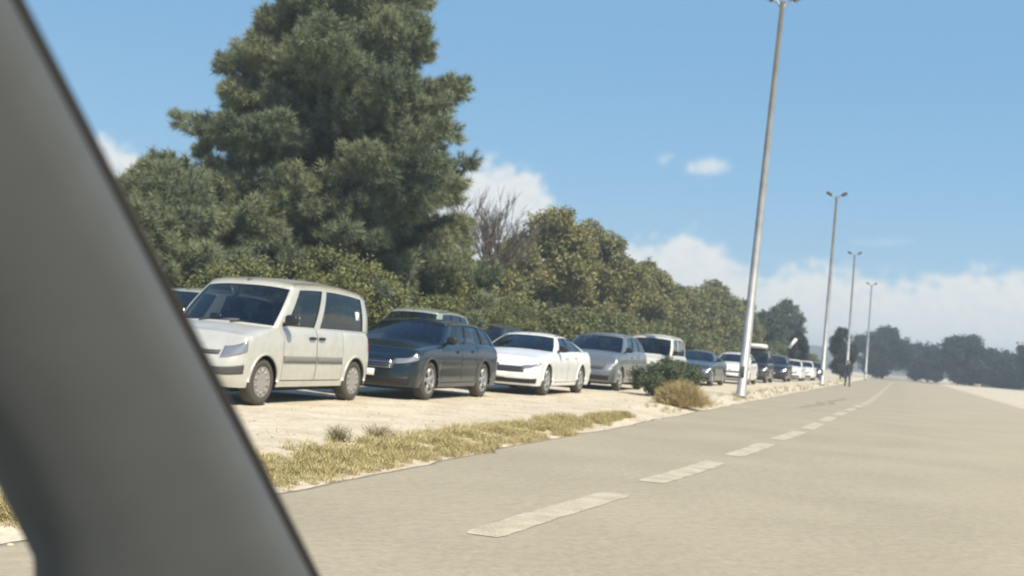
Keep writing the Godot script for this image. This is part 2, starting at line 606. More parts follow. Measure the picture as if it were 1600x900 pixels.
	# --- doors, with an open joint round each
	for side in [1.0, -1.0]:
		for si in spans.size():
			var s: Array = spans[si]
			var rows := []
			for i in range(s[0], s[1] + 1):
				var row := PackedVector3Array()
				for j in range(td, tl.size()):
					var v := col_pt(p, i, tl[j])
					if j == td:
						v.y += 0.012
					if i == s[0]:
						v.z -= 0.008
					if i == s[1]:
						v.z += 0.008
					row.append(Vector3(v.x * side, v.y, v.z))
				rows.append(row)
			var ds := begin()
			grid(ds, rows, side < 0.0)
			var door := part("door", done(ds), pm, o)
			var hs := begin()
			var hd: float = p.doors[si][1] - 0.16
			if p.get("slide", false) and si == 1:
				hd = p.doors[si][0] + 0.12
			var hp := surf(p, q_at(p, hd), 0.84, 0.018)
			sbox(hs, Vector3(hp.x * side, hp.y, hp.z), Vector3(0.035, 0.045, 0.19), 0.6)
			part("door_handle", done(hs), M.black if p.get("plain", false) else pm, door)
			if p.has("trim"):
				var ts := begin()
				var rw := y_strip(p, p.doors[si][0] + 0.02, p.doors[si][1] - 0.02, p.trim - 0.05, p.trim + 0.05, 0.014)
				grid(ts, rw if side > 0.0 else mirror_x(rw), side > 0.0)
				part("rubbing_strip", done(ts, false), M.strip, door)
	# --- glass
	var gs := begin()
	both(gs, gh_rows(p, 0.0, 0.94, w0 - 0.01, w1 + 0.01, 0.012))
	part("windscreen", done(gs), M.glass, o)
	for s in p.windows:
		for side in [1.0, -1.0]:
			gs = begin()
			var rows := gh_rows(p, 1.0 + s[0] - 0.005, 1.0 + s[1] + 0.005, w0 - 0.01, w1 + 0.01, 0.012)
			grid(gs, rows if side > 0.0 else mirror_x(rows), side < 0.0)
			part("side_window", done(gs), M.glass, o)
	gs = begin()
	both(gs, gh_rows(p, 2.13, 3.0, w0 - 0.01, w1 + 0.01, 0.012))
	part("rear_window", done(gs), M.glass, o)
	# --- seats and steering wheel
	for row in [[p.wb + 0.95, 2], [p.wb + 1.75, 2]]:
		if row[0] < p.rb - 0.5:
			for sx in [-0.37, 0.37]:
				var ss := begin()
				var tilt := Basis(Vector3.RIGHT, -0.22)
				sbox(ss, Vector3(sx, p.belt - 0.06, p.l * 0.5 - row[0]), Vector3(0.46, 0.5, 0.14), 0.5, tilt)
				sbox(ss, Vector3(sx, p.belt + 0.27, p.l * 0.5 - row[0] - 0.06), Vector3(0.25, 0.18, 0.09), 0.6, tilt)
				part("seat", done(ss), M.seat, o)
	var ws := begin()
	var ring := PackedVector3Array()
	var rr := PackedFloat32Array()
	for k in 17:
		var a := TAU * k / 16
		ring.append(Vector3(0.37 + cos(a) * 0.18, p.belt + 0.03 + sin(a) * 0.16, p.l * 0.5 - p.wb - 0.52 - sin(a) * 0.08))
		rr.append(0.014)
	tube(ws, ring, rr, 6)
	part("steering_wheel", done(ws), M.black, o)
	# --- lights, grille, bumper, plate
	var f: Dictionary = p.face
	for side in [1.0, -1.0]:
		var ls := begin()
		var rows := body_patch(p, f.lamp[0], f.lamp[1], f.lamp[2], f.lamp[3], 0.006, f.get("skew", 0.0))
		grid(ls, rows if side > 0.0 else mirror_x(rows), side > 0.0)
		part("headlight", done(ls, false), M.lamp if not f.get("dim", false) else M.black, o)
		ls = begin()
		var last := float(cols.size() - 1)
		rows = body_patch(p, last - 8.0, last - 4.2, 0.66, 0.9, 0.006)
		grid(ls, rows if side > 0.0 else mirror_x(rows), side > 0.0)
		part("tail_light", done(ls, false), M.tail, o)
	for gr in f.dark:
		var ls := begin()
		both(ls, body_patch(p, 0.0, gr[0], gr[1], gr[2], 0.005), true)
		part(gr[3], done(ls, false), M.plastic if gr[3] == "bumper" else M.black, o)
		if gr[3] == "grille":
			for k in 3:
				var bs := begin()
				var tt: float = lerpf(gr[1], gr[2], (k + 1) / 4.0)
				both(bs, body_patch(p, 0.0, gr[0] - 0.3, tt - 0.012, tt + 0.012, 0.014), true)
				part("grille_bar", done(bs, false), M.chrome if f.get("chrome", false) else M.plastic, o)
	var ps := begin()
	var pv := surf(p, 0.0, f.get("plate", 0.33), 0.02)
	box(ps, pv, Vector3(0.5, 0.11, 0.016))
	part("number_plate", done(ps, false), M.plate, o)
	var es := begin()
	sbox(es, surf(p, 0.0, f.get("emblem", 0.86), 0.012), Vector3(0.1, 0.085, 0.02), 0.8)
	part("emblem", done(es), M.chrome, o)
	# --- mirrors
	for side in [1.0, -1.0]:
		var ms := begin()
		var mp := gh(p, 1.0, 0.1)
		var mc := Vector3((mp.x + 0.14) * side, mp.y + 0.07, mp.z - 0.1)
		sbox(ms, mc, Vector3(0.2, 0.15, 0.12), 0.6)
		tube(ms, PackedVector3Array([mc - Vector3(0.06 * side, 0.05, 0), Vector3((mp.x - 0.03) * side, mp.y - 0.01, mp.z - 0.13)]), PackedFloat32Array([0.025, 0.03]), 6)
		var mir := part("wing_mirror", done(ms), p.get("mirror", M.black), o)
		var gl := begin()
		box(gl, mc + Vector3(0, 0, -0.061), Vector3(0.16, 0.11, 0.006))
		part("mirror_glass", done(gl, false), M.chrome, mir)
	# --- wheels
	var wm := wheel_meshes(p.wheel, p.style)
	for dw in [p.fo, p.fo + p.base]:
		for side in [1.0, -1.0]:
			var wh := Node3D.new()
			wh.name = "wheel"
			o.add_child(wh, true)
			wh.position = Vector3((hw - 0.125) * side, p.wheel, p.l * 0.5 - dw)
			wh.rotation = Vector3(0, 0.0 if side > 0.0 else PI, 0)
			part("tyre", wm[0], M.dusty_rubber, wh)
			part("rim", wm[1], M.hubcap if p.style == 0 else M.alloy, wh)
			part("brake_disc", wm[2], M.plastic, wh)
			var lip := begin()
			var pts := PackedVector3Array()
			var rad := PackedFloat32Array()
			for k in 17:
				var a := PI * k / 16
				var d: float = dw - cos(a) * (p.arch - 0.002)
				var q := surf(p, q_at(p, d), 0.02)
				pts.append(Vector3((q.x - 0.004) * side, p.wheel + sin(a) * (p.arch - 0.002), p.l * 0.5 - d))
				rad.append(0.022)
			tube(lip, pts, rad, 6)
			part("wheel_arch", done(lip), M.plastic if p.get("clad", false) else pm, o)
	if p.has("extra"):
		p.extra.call(o, p)
	return o

func spec(kind: String, pm: Material, over := {}) -> Dictionary:
	var p := {}
	match kind:
		"van":
			p = {l = 4.11, w = 1.72, h = 1.78, sill = 0.24, belt = 1.06, tuck = 0.035, fo = 0.79, base = 2.69, wheel = 0.315, arch = 0.375, rake = 0.2,
				wb = 0.93, rf = 1.62, rr = 4.02, rb = 4.09, roofw = 1.36, arc = 0.085, wtop = 0.86,
				top = [[0.0, 0.79], [0.35, 0.91], [0.93, 1.03], [1.3, 1.06], [3.0, 1.06], [4.11, 1.06]],
				doors = [[1.24, 2.2], [2.2, 3.02]], windows = [[0.07, 0.36], [0.42, 0.93]], black_pillar = false, plain = true, slide = true, trim = 0.62, style = 0, name = "parked_van",
				face = {lamp = [5.2, 9.6, 0.66, 0.93], skew = 0.05, dark = [[4.9, 0.74, 0.84, "grille"], [9.0, 0.28, 0.46, "bumper"]], plate = 0.36}}
		"suv":
			p = {l = 4.45, w = 1.82, h = 1.43, sill = 0.22, belt = 0.98, tuck = 0.045, fo = 0.87, base = 2.67, wheel = 0.335, arch = 0.39, rake = 0.16, crease = true,
				wb = 1.22, rf = 1.98, rr = 4.05, rb = 4.38, roofw = 1.32, arc = 0.07,
				top = [[0.0, 0.74], [0.3, 0.84], [1.22, 0.94], [1.7, 0.96], [3.4, 1.0], [4.45, 0.98]],
				doors = [[1.38, 2.3], [2.3, 3.08]], windows = [[0.07, 0.37], [0.41, 0.72], [0.76, 0.95]], style = 1, clad = true,
				face = {lamp = [4.4, 9.4, 0.72, 0.88], skew = 0.03, dark = [[4.4, 0.52, 0.84, "grille"], [7.5, 0.08, 0.3, "air_intake"]], chrome = true, plate = 0.42}}
		"saloon":
			p = {l = 4.72, w = 1.84, h = 1.38, sill = 0.21, belt = 0.96, tuck = 0.05, fo = 0.93, base = 2.79, wheel = 0.335, arch = 0.385, rake = 0.2, crease = true,
				wb = 1.42, rf = 2.22, rr = 3.35, rb = 4.32, roofw = 1.2, arc = 0.05,
				top = [[0.0, 0.68], [0.35, 0.79], [1.42, 0.93], [2.0, 0.955], [3.6, 0.99], [4.4, 1.0], [4.72, 0.94]],
				doors = [[1.5, 2.5], [2.5, 3.3]], windows = [[0.09, 0.42], [0.46, 0.78], [0.8, 0.92]], style = 1,
				face = {lamp = [4.6, 9.8, 0.72, 0.9], skew = 0.1, dark = [[5.0, 0.58, 0.85, "grille"], [8.0, 0.1, 0.3, "air_intake"]], plate = 0.44}}
		"mpv":
			p = {l = 4.32, w = 1.8, h = 1.6, sill = 0.23, belt = 1.06, tuck = 0.045, fo = 0.88, base = 2.68, wheel = 0.325, arch = 0.38, rake = 0.22, crease = true,
				wb = 1.02, rf = 1.86, rr = 3.92, rb = 4.28, roofw = 1.3, arc = 0.08,
				top = [[0.0, 0.78], [0.35, 0.9], [1.02, 1.02], [1.5, 1.05], [3.4, 1.1], [4.32, 1.08]],
				doors = [[1.4, 2.32], [2.32, 3.12]], windows = [[0.12, 0.4], [0.44, 0.72], [0.76, 0.94]], style = 1,
				face = {lamp = [4.8, 9.8, 0.66, 0.9], skew = 0.08, dark = [[4.6, 0.62, 0.76, "grille"], [6.6, 0.1, 0.34, "air_intake"]], plate = 0.46}}
		_:
			p = {l = 3.95, w = 1.72, h = 1.47, sill = 0.22, belt = 0.99, tuck = 0.045, fo = 0.8, base = 2.5, wheel = 0.305, arch = 0.36, rake = 0.2, crease = true,
				wb = 1.02, rf = 1.8, rr = 3.55, rb = 3.9, roofw = 1.24, arc = 0.07,
				top = [[0.0, 0.72], [0.3, 0.84], [1.02, 0.95], [1.5, 0.98], [3.2, 1.03], [3.95, 1.0]],
				doors = [[1.25, 2.2], [2.2, 2.9]], windows = [[0.09, 0.42], [0.46, 0.76], [0.8, 0.93]], style = 0,
				face = {lamp = [4.6, 9.6, 0.66, 0.9], skew = 0.06, dark = [[4.4, 0.6, 0.76, "grille"], [6.8, 0.1, 0.3, "air_intake"]], plate = 0.42}}
	p.paint = pm
	for k in over:
		p[k] = over[k]
	return p

func van_extra(o: Node3D, p: Dictionary) -> void:
	var st := begin()
	box(st, Vector3(-0.12, p.belt + 0.045, p.l * 0.5 - p.wb - 0.42), Vector3(0.26, 0.015, 0.17), Basis(Vector3.RIGHT, 0.3))
	part("dashboard_paper", done(st, false), M.paper, o)
	st = begin()
	var g := gh(p, 1.0 + 0.86, 0.42, 0.004)
	box(st, g, Vector3(0.006, 0.13, 0.12), Basis(Vector3.BACK, 0.15))
	part("window_sticker", done(st, false), M.paper, o)
	st = begin()
	tube(st, PackedVector3Array([Vector3(0, p.h - 0.01, p.l * 0.5 - p.rf - 0.2), Vector3(0, p.h + 0.3, p.l * 0.5 - p.rf - 0.5)]), PackedFloat32Array([0.006, 0.003]), 5)
	part("aerial", done(st), M.black, o)
	for sx in [0.18, -0.42]:
		st = begin()
		var a := gh(p, absf(sx) + 0.02, 0.04, -0.015)
		var b := gh(p, absf(sx + 0.5) * 0.9, 0.1, -0.012)
		tube(st, PackedVector3Array([Vector3(a.x * signf(sx), a.y, a.z), Vector3(b.x * signf(sx + 0.5), b.y, b.z)]), PackedFloat32Array([0.012, 0.008]), 5)
		part("wiper", done(st), M.black, o)

func cargo_extra(o: Node3D, p: Dictionary) -> void:
	var st := begin()
	sbox(st, Vector3(0, p.h + 0.16, p.l * 0.5 - 2.3), Vector3(1.15, 0.26, 1.7), 0.4)
	part("roof_box", done(st), M.paper, o)
	st = begin()
	for d in [1.9, 2.8]:
		box(st, Vector3(0, p.h + 0.01, p.l * 0.5 - d), Vector3(1.2, 0.04, 0.05))
	part("roof_bars", done(st, false), M.plastic, o)

# ---------------------------------------------------------------- lamp posts
func lamp_post(where: Vector3, h: float, lean: float, label: String) -> void:
	var o := thing("lamp_post", label, "lamp post", where, "lamp posts along the road edge")
	o.rotation.z = -lean
	var st := begin()
	tube(st, PackedVector3Array([Vector3(0, -0.3, 0), Vector3(0, h * 0.5, 0), Vector3(0, h, 0)]), PackedFloat32Array([0.15, 0.115, 0.075]), 14)
	part("pole", done(st), M.galv, o)
	st = begin()
	box(st, Vector3(0, 0.015, 0), Vector3(0.42, 0.03, 0.42))
	part("base_plate", done(st, false), M.galv, o)
	for s in [Vector2(1, 1), Vector2(1, -1), Vector2(-1, 1), Vector2(-1, -1)]:
		st = begin()
		tube(st, PackedVector3Array([Vector3(s.x * 0.16, 0.02, s.y * 0.16), Vector3(s.x * 0.16, 0.075, s.y * 0.16)]), PackedFloat32Array([0.018, 0.018]), 6)
		part("bolt", done(st), M.galv, o)
	st = begin()
	box(st, Vector3(0, 0.75, 0.143), Vector3(0.1, 0.35, 0.012))
	part("access_door", done(st, false), M.plastic, o)
	for side in [1.0, -1.0]:
		st = begin()
		tube(st, PackedVector3Array([Vector3(0, h - 0.25, 0), Vector3(0.16 * side, h - 0.02, 0), Vector3(0.36 * side, h + 0.1, 0)]), PackedFloat32Array([0.04, 0.038, 0.035]), 7)
		var arm := part("arm", done(st), M.galv, o)
		st = begin()
		var b := Basis(Vector3.BACK, 0.5 * side)
		sbox(st, Vector3(0.47 * side, h + 0.15, 0.02), Vector3(0.38, 0.18, 0.36), 0.4, b)
		part("floodlight", done(st), M.plastic, arm)
		st = begin()
		box(st, Vector3(0.47 * side, h + 0.15, 0.02) + b * Vector3(0.01 * side, -0.093, 0), Vector3(0.3, 0.01, 0.27), b)
		part("lens", done(st, false), M.lamp, arm)

# ---------------------------------------------------------------- plants
func multi(called: String, mesh: Mesh, xf: Array, cl: Array, m: Material, parent: Node, stuff := false) -> MultiMeshInstance3D:
	var mm := MultiMesh.new()
	mm.transform_format = MultiMesh.TRANSFORM_3D
	mm.use_colors = true
	mm.mesh = mesh
	mm.instance_count = xf.size()
	for i in xf.size():
		mm.set_instance_transform(i, xf[i])
		mm.set_instance_color(i, cl[i])
	var o := MultiMeshInstance3D.new()
	o.name = called
	o.multimesh = mm
	o.material_override = m
	parent.add_child(o, true)
	if stuff:
		o.set_meta("kind", "stuff")
	return o

func rdir() -> Vector3:
	var z := rng.randf_range(-1, 1)
	var a := rng.randf() * TAU
	var s := sqrt(1 - z * z)
	return Vector3(cos(a) * s, z, sin(a) * s)

func needle_mesh() -> ArrayMesh:
	# a brush of needles round the end of a twig that points along +y
	var st := begin()
	for k in 34:
		var a := k * 2.4
		var up := 0.15 + 0.85 * (k / 34.0)
		var d := Vector3(cos(a), lerpf(0.25, 1.5, up * up), sin(a)).normalized()
		var b := Vector3(0, 0.2 * k / 34.0 - 0.05, 0)
		var s := d.cross(rdir()).normalized() * 0.011
		tri(st, b - s, b + d * rng.randf_range(0.15, 0.24), b + s)
	tri(st, Vector3(-0.01, -0.2, 0), Vector3(0, 0.16, 0), Vector3(0.01, -0.2, 0))
	return done(st, false)

func sprig_mesh(n: int, spread: float, size: float, narrow: float) -> ArrayMesh:
	# leaves scattered on a few twigs
	var st := begin()
	for k in n:
		var c := rdir() * spread * pow(rng.randf(), 0.5)
		var d := (rdir() + Vector3(0, -0.2, 0)).normalized()
		var s := d.cross(rdir()).normalized()
		var l := size * rng.randf_range(0.7, 1.25)
		var nn := d.cross(s) * l * 0.12
		var a := c - d * l * 0.5
		var b := c + d * l * 0.5
		tri(st, a, c + s * l * narrow + nn, b)
		tri(st, a, b, c - s * l * narrow + nn)
	return done(st, false)

func limb(st: SurfaceTool, a: Vector3, b: Vector3, r0: float, r1: float, wob: float, n := 5) -> void:
	var pts := PackedVector3Array()
	var rad := PackedFloat32Array()
	for k in n + 1:
		var f := float(k) / n
		pts.append(a.lerp(b, f) + (rdir() * wob * sin(PI * f)))
		rad.append(lerpf(r0, r1, f))
	tube(st, pts, rad, 6)

func pine(where: Vector3, h: float, w: float, label: String, sd: int) -> void:
	rng.seed = sd
	var o := thing("pine_tree", label, "tree", where, "")
	var st := begin()
	var lean := 1.0 if h > 8.0 else 0.0
	var tp := PackedVector3Array()
	var trd := PackedFloat32Array()
	for k in 10:
		var q := k / 9.0
		tp.append(Vector3((0.3 + lean * q) * q, lerpf(-0.2, h * 0.93, q), 0.1 * q) + rdir() * 0.08 * sin(PI * q))
		trd.append(lerpf(0.3, 0.03, q))
	tube(st, tp, trd, 8)
	part("trunk", done(st), M.bark, o)
	st = begin()
	var xf := []
	var cl := []
	var nz := noise(sd, 0.25, 2)
	for k in (330 if h > 8.0 else 110):
		# whorls of boughs; each ends in plumes of brushes
		var f := pow(rng.randf(), 1.15)
		var y := lerpf(0.06, 0.97, f) * h
		var env := w * 0.5 * prof([[0.0, 0.96], [0.15, 1.0], [0.4, 0.95], [0.55, 0.8], [0.66, 0.66], [0.83, 0.4], [1.0, 0.08]], f)
		var a := rng.randf() * TAU
		env *= 1.0 + 0.32 * nz.get_noise_2d(cos(a) * 4.0 + f * 9.0, sin(a) * 4.0)
		var rad := env * rng.randf_range(0.55, 1.0)
		var tip := Vector3(cos(a) * rad, y + rng.randf_range(0.0, 0.5), sin(a) * rad)
		tip.x += lean * f * f
		var root := Vector3(0.3 * f + lean * f * f, maxf(0.5, y - rad * 0.25), 0.1 * f)
		limb(st, root, tip, 0.05, 0.012, 0.12, 4)
		var out := (Vector3(cos(a), 0.45, sin(a))).normalized()
		var tone := rng.randf()
		var base := Color(0.11, 0.148, 0.09).lerp(Color(0.245, 0.268, 0.152), tone)
		for s in 5:
			# plumes strung along the outer part of the bough, smaller towards its tip
			var al := s / 4.0
			var pc := root.lerp(tip, lerpf(0.62, 1.06, al)) + Vector3(rng.randf_range(-1, 1), rng.randf_range(-0.45, 0.5), rng.randf_range(-1, 1)) * lerpf(0.62, 0.3, al)
			var ps := rng.randf_range(0.36, 0.56) * lerpf(1.0, 0.72, al)
			for t in 24:
				var d := rdir()
				var pos := pc + d * ps * pow(rng.randf(), 0.4) * Vector3(1, 0.75, 1)
				var dir := (d * 0.8 + out * 0.7 + Vector3(0, 0.35, 0)).normalized()
				var sd2 := dir.cross(rdir()).normalized()
				var b := Basis(sd2, dir, sd2.cross(dir)).scaled(Vector3.ONE * rng.randf_range(0.8, 1.35))
				xf.append(Transform3D(b, pos))
				cl.append(base * rng.randf_range(0.8, 1.25))
	part("branches", done(st), M.bark, o)
	multi("crown", M.needle_mesh, xf, cl, M.needle, o, true)

func broadleaf(called: String, category: String, where: Vector3, h: float, w: float, low: float, c0: Color, c1: Color, label: String, group: String, sd: int, clumps: int, per: int, mesh: Mesh, size := 1.0) -> void:
	rng.seed = sd
	var o := thing(called, label, category, where, group)
	var st := begin()
	var tr := maxf(0.03, h * 0.022)
	var fork := Vector3(rng.randf_range(-0.15, 0.15), h * maxf(0.28, low), rng.randf_range(-0.15, 0.15))
	limb(st, Vector3(0, -0.2, 0), fork, tr, tr * 0.7, h * 0.012)
	limb(st, fork, Vector3(fork.x, h * 0.9, fork.z), tr * 0.7, 0.015, h * 0.02, 6)
	var xf := []
	var cl := []
	var nz := noise(sd, 0.3, 2)
	for k in clumps:
		var d := rdir()
		var rr := pow(rng.randf(), 0.28)
		var f := 0.5 + 0.5 * d.y * rr
		var squeeze := 1.0 - 0.25 * absf(d.y)
		var lump := 1.0 + 0.4 * nz.get_noise_3d(d.x * 3.0, d.y * 3.0 + sd, d.z * 3.0)
		var cc := Vector3(d.x * w * 0.5 * rr * squeeze * lump, h * lerpf(low, 0.96, f), d.z * w * 0.5 * rr * squeeze * lump)
		if k % 3 == 0:
			limb(st, Vector3(fork.x, clampf(cc.y - w * 0.25, fork.y, h * 0.8), fork.z), cc, tr * 0.3, 0.01, 0.08, 4)
		var cs := rng.randf_range(0.55, 1.0) * w * 0.13
		var base := c0.lerp(c1, clampf(rng.randf() * 0.75 + 0.25 * (0.5 + nz.get_noise_3d(cc.x * 2.0, cc.y * 2.0, cc.z * 2.0)), 0.0, 1.0))
		for t in per:
			var pos := cc + rdir() * cs * pow(rng.randf(), 0.4) * Vector3(1, 0.8, 1)
			if pos.y < 0.05:
				continue
			var b := Basis(rdir(), rng.randf() * TAU).scaled(Vector3.ONE * rng.randf_range(0.75, 1.3) * size)
			xf.append(Transform3D(b, pos))
			cl.append(base * rng.randf_range(0.78, 1.25))
	part("trunk", done(st), M.bark, o)
	multi("crown", mesh, xf, cl, M.leaf, o, true)

func twig(st: SurfaceTool, a: Vector3, dir: Vector3, l: float, r: float, depth: int) -> void:
	var b := a + dir * l
	var m := a + dir * l * 0.5 + rdir() * l * 0.06
	tube(st, PackedVector3Array([a, m, b]), PackedFloat32Array([r, r * 0.82, r * 0.62]), 5 if depth > 1 else 3, false)
	if depth == 0:
		return
	for k in (3 if depth > 1 else 4):
		var nd := (dir + rdir() * 0.55 + Vector3(0, 0.18, 0)).normalized()
		twig(st, a.lerp(b, rng.randf_range(0.55, 1.0)), nd, l * rng.randf_range(0.55, 0.8), r * 0.58, depth - 1)

func bare_tree(where: Vector3, h: float, label: String, sd: int) -> void:
	rng.seed = sd
	var o := thing("bare_tree", label, "tree", where, "bare trees between the leafy ones")
	var st := begin()
	limb(st, Vector3(0, -0.2, 0), Vector3(0.1, h * 0.36, 0), 0.13, 0.1, 0.08)
	part("trunk", done(st), M.bark, o)
	st = begin()
	for k in 4:
		var d := (Vector3(0, 1, 0) + rdir() * 0.32).normalized()
		twig(st, Vector3(0.1 * (0.7 + 0.1 * k), h * (0.26 + 0.035 * k), 0), d, h * 0.29, 0.075, 4)
	part("crown", done(st), M.bark, o)

func blade_mesh(n: int, l: float, spread: float, wd: float) -> ArrayMesh:
	var st := begin()
	for k in n:
		var a := rng.randf() * TAU
		var o := Vector3(rng.randf_range(-1, 1), 0, rng.randf_range(-1, 1)) * 0.04
		var out := Vector3(cos(a), 0, sin(a)) * spread * rng.randf_range(0.2, 1.0)
		var s := Vector3(-sin(a), 0, cos(a)) * wd
		var h := l * rng.randf_range(0.5, 1.0)
		var m := o + out * 0.35 + Vector3(0, h * 0.6, 0)
		var tip := o + out + Vector3(0, h, 0)
		tri(st, o - s, m, o + s)
		tri(st, m - s * 0.6, tip, m + s * 0.6)
	return done(st, false)

func dry_bush(where: Vector3, w: float, h: float, label: String, sd: int, c0: Color, c1: Color, called := "dry_bush", n := 1500) -> void:
	rng.seed = sd
	var o := thing(called, label, "bush", where, "")
	var st := begin()
	for k in maxi(8, n / 16):
		var d := rdir()
		d.y = absf(d.y) * 0.9 + 0.12
		d = d.normalized()
		twig(st, Vector3(rng.randf_range(-0.12, 0.12), -0.02, rng.randf_range(-0.12, 0.12)), Vector3(d.x * w, d.y * h * 2.0, d.z * w).normalized(), h * rng.randf_range(0.35, 0.6), 0.009, 1)
	part("stems", done(st), M.bark, o)
	var xf := []
	var cl := []
	for k in n:
		var d := rdir()
		d.y = absf(d.y)
		var rr := pow(rng.randf(), 0.4) * rng.randf_range(0.75, 1.05)
		var pos := Vector3(d.x * w * 0.5 * rr, d.y * h * 0.85 * rr, d.z * w * 0.5 * rr)
		var up := (d + Vector3(0, 0.7, 0) + rdir() * 0.5).normalized()
		var s := up.cross(rdir()).normalized()
		xf.append(Transform3D(Basis(s, up, s.cross(up)).scaled(Vector3.ONE * rng.randf_range(0.6, 1.1)), pos))
		cl.append(c0.lerp(c1, rng.randf()))
	multi("foliage", M.blades, xf, cl, M.straw, o, true)

# ---------------------------------------------------------------- ground
func ground_y(x: float, z: float, nz: FastNoiseLite) -> float:
	var y := -0.008 + 0.108 * smoothstep(-4.2, -5.0, x)
	if x < -4.5 and x > -60.0:
		y += nz.get_noise_2d(x, z) * 0.012
	if x > 5.4:
		y = -0.008 + 0.088 * smoothstep(5.4, 6.4, x)
	return y

func edge_x(z: float, nz: FastNoiseLite) -> float:
	return -4.17 + nz.get_noise_2d(z * 0.5, 40.0) * 0.13 + nz.get_noise_2d(z * 3.0, 70.0) * 0.05

func lane_x(s: float) -> float:
	return prof([[0.0, -2.75], [7.0, -2.36], [10.0, -2.17], [13.0, -1.98], [17.0, -1.8], [23.0, -1.58], [50.0, -0.98], [110.0, -0.8], [400.0, -0.8]], s)

func ribbon(s0: float, s1: float, half: float, y: float, nz: FastNoiseLite, path: Callable) -> ArrayMesh:
	# a thin sheet for worn paint or a dark streak, with an uneven outline
	var st := begin()
	var n := maxi(6, int((s1 - s0) / 0.12))
	var rows := []
	for i in n + 1:
		var s := lerpf(s0, s1, float(i) / n)
		var x: float = path.call(s)
		var taper := 1.0 if i > 0 and i < n else 0.8
		var a := x - half * taper + nz.get_noise_2d(s * 9.0, 3.0) * half * 0.16
		var b := x + half * taper + nz.get_noise_2d(s * 9.0, 60.0) * half * 0.16
		rows.append(PackedVector3Array([Vector3(a, y, -s), Vector3(x, y, -s), Vector3(b, y, -s)]))
	grid(st, rows, true)
	return done(st, false)

